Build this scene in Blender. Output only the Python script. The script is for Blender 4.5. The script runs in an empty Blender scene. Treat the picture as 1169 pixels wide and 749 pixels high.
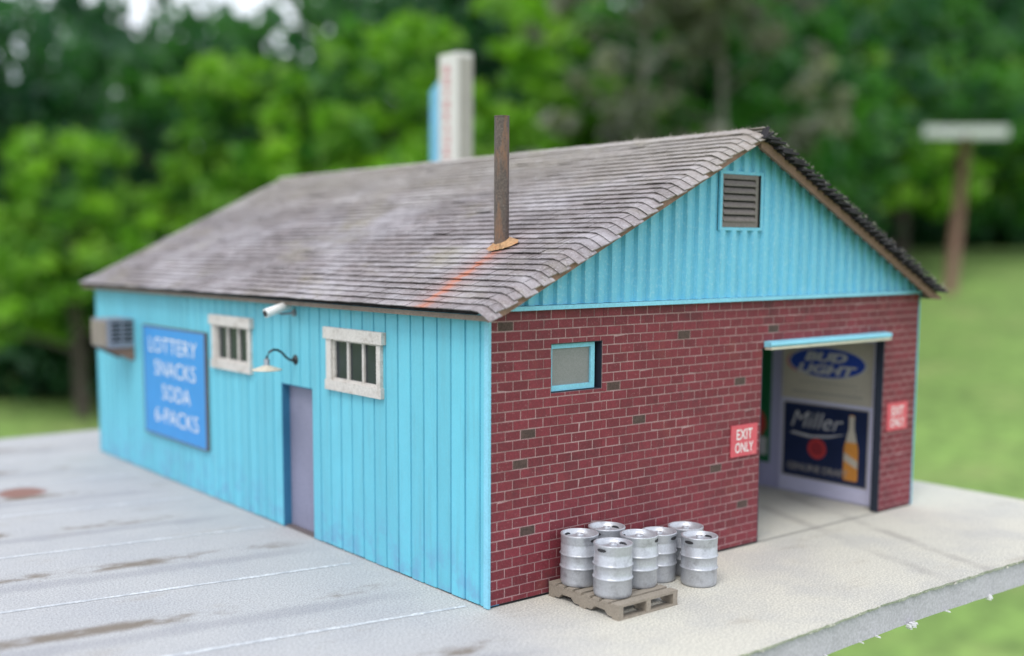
import bpy, math, random
from mathutils import Vector, Matrix
R = math.radians
rnd = random.Random(7)
sc = bpy.context.scene

# ------------------------------------------------------------------ camera
cd = bpy.data.cameras.new('camera'); cam = bpy.data.objects.new('camera', cd)
sc.collection.objects.link(cam); sc.camera = cam
CAM = Vector((-7.649, -9.573, 4.043)); YAW = 0.64858; PITCH = 0.10857
cam.location = CAM
cam.rotation_euler = (math.pi/2 - PITCH, 0, -YAW)
cd.sensor_width = 36; cd.lens = 39.375
cd.shift_x = 59.93/1169; cd.shift_y = 48.56/1169
cd.clip_start = 0.1; cd.clip_end = 6000
cd.dof.use_dof = True; cd.dof.focus_distance = 13.2; cd.dof.aperture_fstop = 0.170
cd.dof.aperture_blades = 0

# ------------------------------------------------------------------ sky, sun, exposure
SUN_EL, SUN_AZ = R(58), R(238)      # azimuth clockwise from +Y (towards the light)
w = bpy.data.worlds.new('World'); sc.world = w; w.use_nodes = True
nt = w.node_tree; bg = nt.nodes['Background']
sky = nt.nodes.new('ShaderNodeTexSky'); sky.sky_type = 'NISHITA'; sky.sun_disc = False
sky.sun_elevation = SUN_EL; sky.sun_rotation = SUN_AZ; sky.dust_density = 3.0; sky.air_density = 0.8; sky.ozone_density = 0.6
# thin bright cloud over the blue
tc = nt.nodes.new('ShaderNodeTexCoord'); cn = nt.nodes.new('ShaderNodeTexNoise'); cn.inputs['Scale'].default_value = 2.2; cn.inputs['Detail'].default_value = 5
nt.links.new(tc.outputs['Generated'], cn.inputs['Vector'])
cr_ = nt.nodes.new('ShaderNodeMapRange'); cr_.inputs['From Min'].default_value = .30; cr_.inputs['From Max'].default_value = .55; nt.links.new(cn.outputs['Fac'], cr_.inputs['Value'])
cm = nt.nodes.new('ShaderNodeMix'); cm.data_type = 'RGBA'; nt.links.new(cr_.outputs[0], cm.inputs[0]); nt.links.new(sky.outputs[0], cm.inputs[6]); cm.inputs[7].default_value = (9.5, 10.0, 11.0, 1)
nt.links.new(cm.outputs[2], bg.inputs[0]); bg.inputs[1].default_value = 0.13
sd = bpy.data.lights.new('sun', 'SUN'); so = bpy.data.objects.new('sun', sd); sc.collection.objects.link(so)
sd.energy = 1.5; sd.angle = R(22); sd.color = (1, .96, .9)
d = Vector((math.sin(SUN_AZ)*math.cos(SUN_EL), math.cos(SUN_AZ)*math.cos(SUN_EL), math.sin(SUN_EL)))
so.rotation_euler = d.to_track_quat('Z', 'Y').to_euler()
vs = sc.view_settings; vs.view_transform = 'Standard'; vs.look = 'None'; vs.gamma = 1; vs.exposure = 0.25
vs.use_curve_mapping = False

# ------------------------------------------------------------------ helpers
def link(o):
    sc.collection.objects.link(o); return o
def tag(o, label=None, cat=None, group=None, kind=None):
    if label: o['label'] = label
    if cat: o['category'] = cat
    if group: o['group'] = group
    if kind: o['kind'] = kind
    return o
def empty(name, loc=(0, 0, 0), rz=0):
    o = link(bpy.data.objects.new(name, None)); o.location = loc; o.rotation_euler = (0, 0, rz); o.empty_display_size = .2
    return o
class MB:
    def __init__(s): s.v = []; s.f = []; s.m = []; s.a = []; s.sm = []
    def face(s, pts, m=0, a=.5, sm=False):
        i = len(s.v); s.v += [tuple(p) for p in pts]; s.f.append(tuple(range(i, i+len(pts)))); s.m.append(m); s.a.append(a); s.sm.append(sm)
    def hexa(s, p, m=0, a=.5):   # 8 pts: bottom 0-3 ccw, top 4-7
        i = len(s.v); s.v += [tuple(q) for q in p]
        for f in ((3,2,1,0),(4,5,6,7),(0,1,5,4),(1,2,6,5),(2,3,7,6),(3,0,4,7)):
            s.f.append(tuple(i+k for k in f)); s.m.append(m); s.a.append(a); s.sm.append(False)
    def box(s, x0, x1, y0, y1, z0, z1, m=0, a=.5):
        s.hexa([(x0,y0,z0),(x1,y0,z0),(x1,y1,z0),(x0,y1,z0),(x0,y0,z1),(x1,y0,z1),(x1,y1,z1),(x0,y1,z1)], m, a)
    def prism(s, poly, off, m=0, a=.5):       # poly of 3D points, extruded by off
        off = Vector(off); i = len(s.v); n = len(poly)
        s.v += [tuple(p) for p in poly] + [tuple(Vector(p)+off) for p in poly]
        s.f.append(tuple(i+k for k in range(n))[::-1]); s.f.append(tuple(i+n+k for k in range(n)))
        for k in range(n): s.f.append((i+k, i+(k+1)%n, i+n+(k+1)%n, i+n+k))
        s.m += [m]*(n+2); s.a += [a]*(n+2); s.sm += [False]*(n+2)
    def tube(s, pts, r, n=10, m=0, a=.5, caps=True):
        pts = [Vector(p) for p in pts]; rs = r if isinstance(r, (list, tuple)) else [r]*len(pts)
        i = len(s.v); up = Vector((0, 0, 1))
        for k, p in enumerate(pts):
            t = (pts[min(k+1, len(pts)-1)] - pts[max(k-1, 0)]).normalized()
            ref = up if abs(t.dot(up)) < .9 else Vector((1, 0, 0))
            e1 = t.cross(ref).normalized(); e2 = t.cross(e1)
            for j in range(n):
                q = 2*math.pi*j/n; s.v.append(tuple(p + (e1*math.cos(q) + e2*math.sin(q))*rs[k]))
        for k in range(len(pts)-1):
            for j in range(n):
                s.f.append((i+k*n+j, i+(k+1)*n+j, i+(k+1)*n+(j+1)%n, i+k*n+(j+1)%n)); s.m.append(m); s.a.append(a); s.sm.append(True)
        if caps:
            s.f.append(tuple(i+j for j in range(n))[::-1]); s.f.append(tuple(i+(len(pts)-1)*n+j for j in range(n))); s.m += [m]*2; s.a += [a]*2; s.sm += [False]*2
    def lathe(s, prof, n=48, c=(0, 0, 0), m=0, a=.5):
        i = len(s.v)
        for r, z in prof:
            for j in range(n):
                q = 2*math.pi*j/n; s.v.append((c[0]+r*math.cos(q), c[1]+r*math.sin(q), c[2]+z))
        for k in range(len(prof)-1):
            for j in range(n):
                s.f.append((i+k*n+j, i+k*n+(j+1)%n, i+(k+1)*n+(j+1)%n, i+(k+1)*n+j)); s.m.append(m); s.a.append(a); s.sm.append(True)
    def build(s, name, mats, parent=None, loc=None):
        me = bpy.data.meshes.new(name); me.from_pydata(s.v, [], s.f)
        if not isinstance(mats, (list, tuple)): mats = [mats]
        for m in mats: me.materials.append(m)
        me.polygons.foreach_set('material_index', s.m)
        me.polygons.foreach_set('use_smooth', s.sm)
        at = me.attributes.new('vary', 'FLOAT', 'FACE'); at.data.foreach_set('value', s.a)
        me.update()
        o = link(bpy.data.objects.new(name, me))
        if parent: o.parent = parent
        if loc: o.location = loc
        return o
def rects(u0, u1, z0, z1, holes):
    us = sorted({u0, u1} | {min(max(h[k], u0), u1) for h in holes for k in (0, 1)})
    out = []
    for a, b in zip(us, us[1:]):
        if b-a < 1e-6: continue
        mid = (a+b)/2; zs = [(z0, z1)]
        for h in holes:
            if h[0] < mid < h[1]:
                n = []
                for p, q in zs:
                    if h[2] > p: n.append((p, min(q, h[2])))
                    if h[3] < q: n.append((max(p, h[3]), q))
                zs = [t for t in n if t[1]-t[0] > 1e-6]
        out += [(a, b, p, q) for p, q in zs]
    return out
_glyph = {}
def text_mesh(mb, s, origin, right, up, height, width=None, depth=.01, shear=0, bold=0.0, m=0, center=True, curve=0):
    """flat extruded lettering: right / up are unit vectors; width squeezes the line to fit"""
    key = (s, bold, shear)
    if key not in _glyph:
        cu = bpy.data.curves.new('t', 'FONT'); cu.body = s; cu.offset = bold; cu.shear = shear; cu.resolution_u = 3; cu.size = 1
        ob = bpy.data.objects.new('t', cu); sc.collection.objects.link(ob)
        dg = bpy.context.evaluated_depsgraph_get(); dg.update()
        me = ob.evaluated_get(dg).to_mesh()
        _glyph[key] = ([tuple(v.co) for v in me.vertices], [tuple(p.vertices) for p in me.polygons])
        ob.evaluated_get(dg).to_mesh_clear(); bpy.data.objects.remove(ob); bpy.data.curves.remove(cu)
    vs_, fs = _glyph[key]
    if not vs_: return
    x0 = min(v[0] for v in vs_); x1 = max(v[0] for v in vs_); y0 = min(v[1] for v in vs_); y1 = max(v[1] for v in vs_)
    sy = height/(y1-y0); sx = (width/(x1-x0)) if width else sy
    right = Vector(right); up = Vector(up); n = right.cross(up); o = Vector(origin)
    i = len(mb.v)
    for v in vs_:
        uu = (v[0]-(x0+x1)/2)*sx if center else (v[0]-x0)*sx
        vv = (v[1]-(y0+y1)/2)*sy
        vv *= 1 + curve*(1-(2*uu/(width or 1))**2)
        mb.v.append(tuple(o + right*uu + up*vv + n*depth))
    for f in fs:
        mb.f.append(tuple(i+k for k in f)); mb.m.append(m); mb.a.append(.5); mb.sm.append(False)

# ------------------------------------------------------------------ materials
def L(c): return tuple(((x/255)/12.92 if x/255 <= .04045 else ((x/255+.055)/1.055)**2.4) for x in c)
class NT:
    def __init__(s, m):
        s.t = m.node_tree; s.n = s.t.nodes; s.l = s.t.links; s.b = s.n['Principled BSDF']
        s.co = s.n.new('ShaderNodeTexCoord').outputs['Object']
    def val(s, sock, v):
        if hasattr(v, 'node'): s.l.new(v, sock)
        else: sock.default_value = v
    def noise(s, scale, detail=4, rough=.55, vec=None, stretch=None, dist=0):
        if stretch:
            mp = s.n.new('ShaderNodeMapping'); mp.inputs['Scale'].default_value = stretch; s.l.new(vec or s.co, mp.inputs[0]); vec = mp.outputs[0]
        n = s.n.new('ShaderNodeTexNoise'); n.inputs['Scale'].default_value = scale; n.inputs['Detail'].default_value = detail
        n.inputs['Roughness'].default_value = rough; n.inputs['Distortion'].default_value = dist
        s.l.new(vec or s.co, n.inputs['Vector']); return n.outputs['Fac']
    def ramp(s, f, p0, p1, a=0, b=1):
        n = s.n.new('ShaderNodeMapRange'); n.interpolation_type = 'SMOOTHSTEP'; n.inputs['From Min'].default_value = p0; n.inputs['From Max'].default_value = p1
        n.inputs['To Min'].default_value = a; n.inputs['To Max'].default_value = b; s.l.new(f, n.inputs['Value']); return n.outputs[0]
    def math(s, op, a, b=0.0, c=0.0):
        n = s.n.new('ShaderNodeMath'); n.operation = op
        for k, v in enumerate((a, b, c)): s.val(n.inputs[k], v)
        return n.outputs[0]
    def mix(s, f, a, b, mode='MIX'):
        n = s.n.new('ShaderNodeMix'); n.data_type = 'RGBA'; n.blend_type = mode; s.val(n.inputs[0], f)
        for k, v in ((6, a), (7, b)):
            if hasattr(v, 'node'): s.l.new(v, n.inputs[k])
            else: n.inputs[k].default_value = (*v, 1)
        return n.outputs[2]
    def attr(s, name='vary'):
        n = s.n.new('ShaderNodeAttribute'); n.attribute_name = name; return n.outputs['Fac']
    def xyz(s):
        n = s.n.new('ShaderNodeSeparateXYZ'); s.l.new(s.co, n.inputs[0]); return n.outputs
    def bump(s, h, strength, dist=.01):
        n = s.n.new('ShaderNodeBump'); n.inputs['Strength'].default_value = strength; n.inputs['Distance'].default_value = dist
        s.l.new(h, n.inputs['Height']); s.l.new(n.outputs[0], s.b.inputs['Normal'])
    def color(s, c): s.l.new(c, s.b.inputs['Base Color'])
def mat(name, col, rough=.65, metal=0, var=.15, vscale=2.5, grain=.1, gscale=45, bump=.15, bscale=60, dirt=None, dirtamt=.3, dscale=1.5, attr=0, dist=.008):
    m = bpy.data.materials.new(name); m.use_nodes = True; t = NT(m)
    t.b.inputs['Roughness'].default_value = rough; t.b.inputs['Metallic'].default_value = metal
    c = t.mix(t.noise(vscale), tuple(x*(1-var) for x in col), tuple(min(1, x*(1+var)) for x in col))
    if grain: c = t.mix(t.ramp(t.noise(gscale, 3, .7), .3, .7), t.mix(1.0, c, (1-grain,)*3, 'MULTIPLY'), t.mix(1.0, c, (1+grain,)*3, 'MULTIPLY'))
    if attr: c = t.mix(t.attr(), t.mix(1.0, c, (1-attr,)*3, 'MULTIPLY'), t.mix(1.0, c, (1+attr,)*3, 'MULTIPLY'))
    if dirt: c = t.mix(t.ramp(t.noise(dscale, 6, .65), .5, .75, 0, dirtamt), c, dirt)
    t.color(c)
    if bump: t.bump(t.noise(bscale, 4, .6), bump, dist)
    return m, t
def M_(*a, **k): return mat(*a, **k)[0]

siding_blue = (.125, .49, .62)
def siding_mat(name, col, chalk):
    m, t = mat(name, col, .55, var=.08, grain=.05, bump=.25, bscale=70, gscale=90, attr=.06)
    base = t.b.inputs['Base Color'].links[0].from_socket
    st = t.noise(1.0, 5, .7, stretch=(9, 9, .7))                   # vertical streaks
    c = t.mix(t.ramp(st, .46, .72, 0, .5), base, tuple(x*.72+.02 for x in col))
    c = t.mix(t.ramp(t.noise(28, 5, .8), .50, .68, 0, chalk), c, (.5, .72, .78))
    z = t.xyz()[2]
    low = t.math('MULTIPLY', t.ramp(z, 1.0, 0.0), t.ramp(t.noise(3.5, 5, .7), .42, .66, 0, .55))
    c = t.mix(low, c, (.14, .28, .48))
    t.color(c); return m
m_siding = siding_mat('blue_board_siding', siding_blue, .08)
m_gable = siding_mat('blue_corrugated_siding', (.15, .50, .69), .40)
m_groove = M_('siding_groove', (.03, .20, .36), .7)
m_bluetrim = M_('light_blue_trim', (.22, .56, .72), .5, bump=.1)
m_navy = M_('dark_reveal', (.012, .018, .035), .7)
m_reveal = M_('blue_reveal', (.03, .16, .30), .7)

def brick_mat():
    m, t = mat('painted_brick', (.165, .020, .031), .72, var=.18, vscale=1.2, grain=.25, gscale=60, bump=.4, bscale=55, attr=.16)
    base = t.b.inputs['Base Color'].links[0].from_socket
    c = t.mix(t.ramp(t.noise(2.0, 4, .6), .55, .8, 0, .5), base, (.24, .06, .05))
    c = t.mix(t.ramp(t.noise(38, 4, .8), .59, .72, 0, .7), c, (.45, .28, .28))
    c = t.mix(t.ramp(t.noise(1.7, 6, .75), .52, .72, 0, .55), c, (.045, .018, .022))
    c = t.mix(t.ramp(t.noise(30, 4, .8), .63, .72, 0, .7), c, (.03, .014, .018))
    t.color(c); return m
m_brick = brick_mat()
m_darkbrick = M_('burnt_brick', (.075, .045, .038), .85, var=.3, grain=.4, bump=.6)
m_mortar = M_('mortar', (.37, .235, .235), .9, var=.3, vscale=3, grain=.25, gscale=50, bump=.5)

def shingle_mat():
    m, t = mat('weathered_shingle', (.175, .146, .148), .55, var=.25, vscale=1.0, grain=.22, gscale=50, bump=.4, bscale=70, attr=.17)
    base = t.b.inputs['Base Color'].links[0].from_socket
    X = t.xyz()
    c = t.mix(t.ramp(t.noise(1.0, 6, .7, stretch=(.8, .5, .8)), .42, .66, 0, .6), base, (.46, .435, .47))
    c = t.mix(t.ramp(t.noise(.8, 5, .7, stretch=(1, .5, 1), dist=.6), .50, .70, 0, .6), c, (.23, .20, .12))
    hi = t.math('ADD', X[0], t.math('MULTIPLY', t.noise(1.3), 1.6))
    c = t.mix(t.ramp(hi, 2.6, 4.6, 0, .55), c, (.33, .295, .245))           # sun-bleached upper courses
    c = t.mix(t.ramp(t.noise(45, 4, .8), .54, .68, 0, .6), c, (.62, .59, .60))
    c = t.mix(t.ramp(t.noise(1, 5, .75, stretch=(16, 5, 16)), .52, .70, 0, .5), c, (.52, .50, .52))
    c = t.mix(t.ramp(t.noise(1, 4, .7, stretch=(14, 9, 14), dist=.4), .56, .70, 0, .45), c, (.09, .07, .075))
    line = t.math('ABSOLUTE', t.math('SUBTRACT', X[1], t.math('ADD', t.math('MULTIPLY', X[0], .19), 0.985)))
    line = t.math('ADD', line, t.math('MULTIPLY', t.noise(5, 6, .75), .42))
    k = t.math('MULTIPLY', t.ramp(line, .36, .19), t.ramp(X[0], 1.2, 1.05))
    c = t.mix(t.math('MULTIPLY', k, t.ramp(t.noise(6, 5, .75), .30, .60, .5, 1.0)), c, (.46, .15, .07))
    halo = t.math('MULTIPLY', t.ramp(line, .75, .25), t.ramp(X[0], 1.9, .9))
    c = t.mix(t.math('MULTIPLY', halo, .22), c, (.42, .16, .13))
    t.color(c); return m
m_shingle = shingle_mat()
m_underlay = M_('dark_shingle_edge', (.022, .019, .024), .9, var=.4, grain=.5, bump=.5)
m_fibre = M_('paper_fibre', (.42, .38, .34), .9, var=.2)
m_fascia = M_('weathered_fascia', (.17, .135, .11), .85, var=.3, grain=.25, bump=.4, dirt=(.08, .06, .05), dirtamt=.6, dscale=4)
m_rake = M_('brown_rake_board', (.22, .13, .095), .8, var=.3, vscale=6, grain=.2, bump=.3)
m_white = M_('aged_white_paint', (.56, .53, .50), .7, var=.12, grain=.15, bump=.4, dirt=(.22, .17, .13), dirtamt=.65, dscale=7)
m_pane = M_('dark_glass', (.018, .024, .032), .22, var=.5, vscale=4, grain=0, bump=0)
m_frost = M_('frosted_grey_glass', (.22, .22, .22), .5, var=.15, grain=.12, gscale=70, bump=.1)
m_door = M_('lavender_grey_door', (.215, .22, .31), .6, var=.15, vscale=1.5, grain=.1, bump=.15, dirt=(.12, .12, .17), dirtamt=.6, dscale=1.2)
m_louver = M_('grey_brown_louver', (.17, .145, .14), .75, var=.2, grain=.2, bump=.2)
m_dark = M_('dark_void_shade', (.012, .012, .014), .9)
m_inwall = M_('pale_lavender_wall', (.40, .40, .60), .6, var=.06, bump=.05)
m_ceil = M_('grey_ceiling', (.4, .4, .42), .8)
m_beige = M_('beige_paint', (.55, .52, .42), .7, dirt=(.3, .2, .15), dirtamt=.4)
def pipe_mat():
    m, t = mat('rusty_pipe', (.11, .085, .075), .5, metal=.3, var=.3, vscale=5, grain=.3, bump=.3)
    base = t.b.inputs['Base Color'].links[0].from_socket
    c = t.mix(t.ramp(t.noise(3.2, 6, .7, stretch=(2.2, 2.2, .5)), .48, .66, 0, .85), base, (.24, .125, .075))
    c = t.mix(t.ramp(t.noise(14, 4, .7), .62, .75, 0, .5), c, (.30, .26, .24))
    t.color(c); return m
m_pipe = pipe_mat()
m_rust = M_('tan_rust_flashing', (.40, .235, .12), .85, var=.2, vscale=8, grain=.3, bump=.5, dirt=(.45, .14, .05), dirtamt=.8, dscale=6)
m_metal = mat('brushed_aluminium', (.47, .49, .53), .40, metal=.42, var=.12, vscale=7, grain=.08, bump=.25, bscale=35, dirt=(.2, .2, .22), dirtamt=.65, dscale=8)[0]
_t = NT(m_metal); _oi = _t.n.new('ShaderNodeObjectInfo'); _va = _t.n.new('ShaderNodeVectorMath'); _va.operation = 'ADD'
_mu = _t.n.new('ShaderNodeVectorMath'); _mu.operation = 'SCALE'; _mu.inputs[0].default_value = (37, 11, 23); _t.l.new(_oi.outputs['Random'], _mu.inputs['Scale'])
for _lk in [l_ for l_ in _t.l if l_.from_node.type == 'TEX_COORD' and l_.to_node.type == 'TEX_NOISE']:
    _dst = _lk.to_socket; _t.l.new(_lk.from_socket, _va.inputs[0]); _t.l.new(_mu.outputs[0], _va.inputs[1]); _t.l.new(_va.outputs[0], _dst)
m_slot = M_('slot_shadow', (.03, .03, .035), .8)
m_pallet = M_('resin_pallet', (.27, .235, .19), .8, var=.2, vscale=6, grain=.15, bump=.4)
m_red = M_('red_sign_face', (.60, .085, .115), .5, var=.08, grain=.05, bump=.1, dirt=(.7, .3, .3), dirtamt=.4, dscale=8)
m_sgwhite = M_('sign_white', (.78, .78, .78), .6, var=.05, bump=0)
m_blue = M_('blue_sign_face', (.035, .26, .62), .5, var=.1, grain=.08, bump=.15)
m_edge = M_('card_edge', (.12, .10, .10), .8)
m_acgrey = M_('grey_metal_housing', (.28, .29, .34), .5, metal=.2, var=.1)
m_tan = M_('tan_grille', (.30, .26, .22), .7)
m_camw = M_('white_plastic', (.75, .75, .73), .45, var=.05, bump=.1)
m_camg = M_('grey_bracket', (.22, .25, .28), .5, metal=.4)
m_black = M_('black_enamel', (.015, .017, .02), .35, bump=0)
m_shade = M_('aged_cream_shade', (.55, .50, .40), .5, var=.15, dirt=(.25, .14, .07), dirtamt=.6, dscale=9)
m_foam = M_('lavender_grey_foam', (.50, .47, .54), .8, var=.12, vscale=2, grain=.15, gscale=30, bump=.5, bscale=25)

def lot_mat():
    m, t = mat('concrete_lot', (.40, .41, .40), .9, var=.10, vscale=.8, grain=.0, bump=.6, bscale=60, dist=.009)
    X = t.xyz()
    n = t.noise(1.6, 5, .6)
    side = t.ramp(t.math('ADD', t.math('ADD', X[0], t.math('MULTIPLY', X[1], -.15)), t.math('MULTIPLY', n, 1.2)), -.3, 1.6)
    c = t.mix(side, (.405, .405, .41), (.54, .525, .455))
    c = t.mix(t.ramp(t.noise(.7, 5, .6), .4, .7, 0, .35), c, (.30, .31, .34))
    # grain of the cast surface
    c = t.mix(t.ramp(t.noise(42, 3, .8), .35, .65), t.mix(1.0, c, (.70, .70, .71), 'MULTIPLY'), t.mix(1.0, c, (1.28, 1.28, 1.28), 'MULTIPLY'))
    c = t.mix(t.ramp(t.noise(11, 2, .5), .70, .76, 0, .35), c, (.2, .17, .14))
    c = t.mix(t.ramp(t.noise(48, 2, .7), .64, .70, 0, .5), c, (.66, .65, .62))
    c = t.mix(t.ramp(t.noise(1.1, 6, .7, stretch=(.5, 1.2, 1)), .56, .74, 0, .35), c, (.27, .22, .16))
    # oil tracks between the bays (they run along the painted lines)
    vv = t.math('ADD', X[1], t.math('MULTIPLY', X[0], .15))
    fr = t.math('FRACT', t.math('DIVIDE', t.math('SUBTRACT', vv, .2), 2.4))
    d1 = t.math('ABSOLUTE', t.math('SUBTRACT', fr, .50))
    wob = t.math('MULTIPLY', t.noise(1.4, 4, .6), .10)
    trk = t.ramp(t.math('SUBTRACT', d1, wob), .05, -.03)
    brk = t.ramp(t.noise(1.0, 4, .7, stretch=(.6, .9, 1)), .45, .62)
    left = t.ramp(X[0], 0, -1.0)
    c = t.mix(t.math('MULTIPLY', t.math('MULTIPLY', trk, brk), t.math('MULTIPLY', left, .85)), c, (.15, .115, .08))
    d2 = t.math('ABSOLUTE', t.math('SUBTRACT', fr, .33))
    c = t.mix(t.math('MULTIPLY', t.ramp(t.math('SUBTRACT', d2, wob), .05, -.03), t.math('MULTIPLY', left, .28)), c, (.17, .17, .20))
    # rust spot
    dx = t.math('ADD', X[0], 2.4); dy = t.math('SUBTRACT', X[1], 9.45)
    rr = t.math('SQRT', t.math('ADD', t.math('MULTIPLY', dx, dx), t.math('MULTIPLY', dy, dy)))
    rr = t.math('ADD', rr, t.math('MULTIPLY', t.noise(4), .2))
    c = t.mix(t.ramp(rr, .58, .38, 0, .85), c, (.21, .075, .045))
    # tyre tracks out of the bay
    right = t.ramp(X[0], 3.5, 4.5)
    for off in (6.12, 7.0):
        q = t.math('SUBTRACT', t.math('SUBTRACT', X[0], t.math('MULTIPLY', X[1], .37)), off)
        q = t.math('ADD', t.math('ABSOLUTE', q), t.math('MULTIPLY', t.noise(3.0, 5, .7), .18))
        c = t.mix(t.math('MULTIPLY', t.ramp(q, .27, .12), t.math('MULTIPLY', t.ramp(t.noise(1.3, 4), .35, .65, .05, .5), right)), c, (.27, .25, .23))
    # joint across the opening
    jl = t.math('ADD', t.math('ABSOLUTE', t.math('SUBTRACT', X[1], .02)), t.math('MULTIPLY', t.noise(6), .03))
    c = t.mix(t.math('MULTIPLY', t.ramp(jl, .065, .03), t.math('MULTIPLY', t.math('MULTIPLY', right, t.ramp(X[0], 7.9, 7.6)), .6)), c, (.15, .14, .13))
    t.color(c)
    return m
m_lot = lot_mat()
def worn_line():
    m, t = mat('worn_white_line', (.56, .58, .60), .85, var=.06, grain=.25, gscale=26, bump=.4)
    base = t.b.inputs['Base Color'].links[0].from_socket
    t.color(t.mix(t.ramp(t.noise(7, 5, .7), .42, .62, 0, .85), base, (.38, .40, .43)))
    return m
m_line = worn_line()
m_lawn = mat('lawn_grass', (.155, .26, .055), .9, var=.35, vscale=.02, grain=.35, gscale=.25, bump=.5, bscale=1.5, dist=.5, dirt=(.30, .34, .12), dirtamt=.6, dscale=.03)[0]
def leaf_mat(name, a, b):
    m = bpy.data.materials.new(name); m.use_nodes = True; t = NT(m)
    c = t.mix(t.attr(), a, b); t.color(c); t.b.inputs['Roughness'].default_value = .55
    tr = t.n.new('ShaderNodeBsdfTranslucent'); t.l.new(t.mix(1.0, c, (1.3, 1.5, .7), 'MULTIPLY'), tr.inputs[0])
    mx = t.n.new('ShaderNodeMixShader'); mx.inputs[0].default_value = .45
    t.l.new(t.b.outputs[0], mx.inputs[1]); t.l.new(tr.outputs[0], mx.inputs[2])
    t.l.new(mx.outputs[0], t.n['Material Output'].inputs[0]); return m
m_leafdark = leaf_mat('dark_leaf', (.012, .066, .034), (.045, .155, .045))
m_leafmid = leaf_mat('mid_leaf', (.016, .085, .026), (.075, .24, .028))
m_leaflight = leaf_mat('sunlit_leaf_tint', (.065, .21, .02), (.26, .48, .04))  # sunlight on the foliage put into a lighter, yellower leaf colour
m_greybrush = leaf_mat('grey_dead_twigs', (.11, .125, .095), (.27, .275, .24))
m_bark = M_('bark', (.07, .055, .045), .9, var=.3, vscale=.1, grain=.3, gscale=.5, bump=.5, bscale=.4, dist=.5)
m_greybark = M_('grey_bark', (.17, .15, .14), .9, var=.3, vscale=.1, grain=.3, gscale=.5)
m_post = M_('weathered_red_wood', (.17, .10, .07), .85, var=.2, vscale=.2, grain=.2, gscale=.8, bump=.3, bscale=.8, dist=.3)
m_cross = M_('pale_weathered_wood', (.50, .53, .51), .8, var=.1, vscale=.3)

# ------------------------------------------------------------------ dimensions
W, LEN, H = 8.56, 12.39, 3.35
EX, OY = .214, .25            # eave and rake overhang
RZ, EZ = 5.575, 3.392
SL = (RZ-EZ)/(W/2+EX)
def roof_z(x): return RZ - SL*abs(x-W/2)

# ------------------------------------------------------------------ setting: terrain
FW = Vector((math.sin(YAW), math.cos(YAW))); RT = Vector((math.cos(YAW), -math.sin(YAW)))
def at(u, v):                 # metres to the side of and ahead of the photographer
    p = Vector((CAM.x, CAM.y)) + RT*u + FW*v; return p.x, p.y
def sm(a, b, x):
    t = min(max((x-a)/(b-a), 0), 1); return t*t*(3-2*t)
def ground(x, y):
    q = Vector((x-CAM.x, y-CAM.y)); u = q.dot(RT); v = q.dot(FW)
    z = -46 + 50*sm(130, 760, v)*sm(-80, 260, u)
    z += .5*math.sin(x*.021+1)*math.cos(y*.017)
    return z
def build_lawn():
    mb = MB(); n = 90; S = 2600
    xs = [CAM.x + S*((i/n*2-1)**3 if abs(i/n*2-1) > .0 else 0) for i in range(n+1)]
    ys = [CAM.y + 300*0 + S*((i/n*2-1)**3) for i in range(n+1)]
    mb.v = [(x, y, ground(x, y)) for y in ys for x in xs]
    for j in range(n):
        for i in range(n):
            a = j*(n+1)+i; mb.f.append((a, a+1, a+n+2, a+n+1)); mb.m.append(0); mb.a.append(.5); mb.sm.append(True)
    o = mb.build('lawn', m_lawn); tag(o, kind='structure')
build_lawn()

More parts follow.
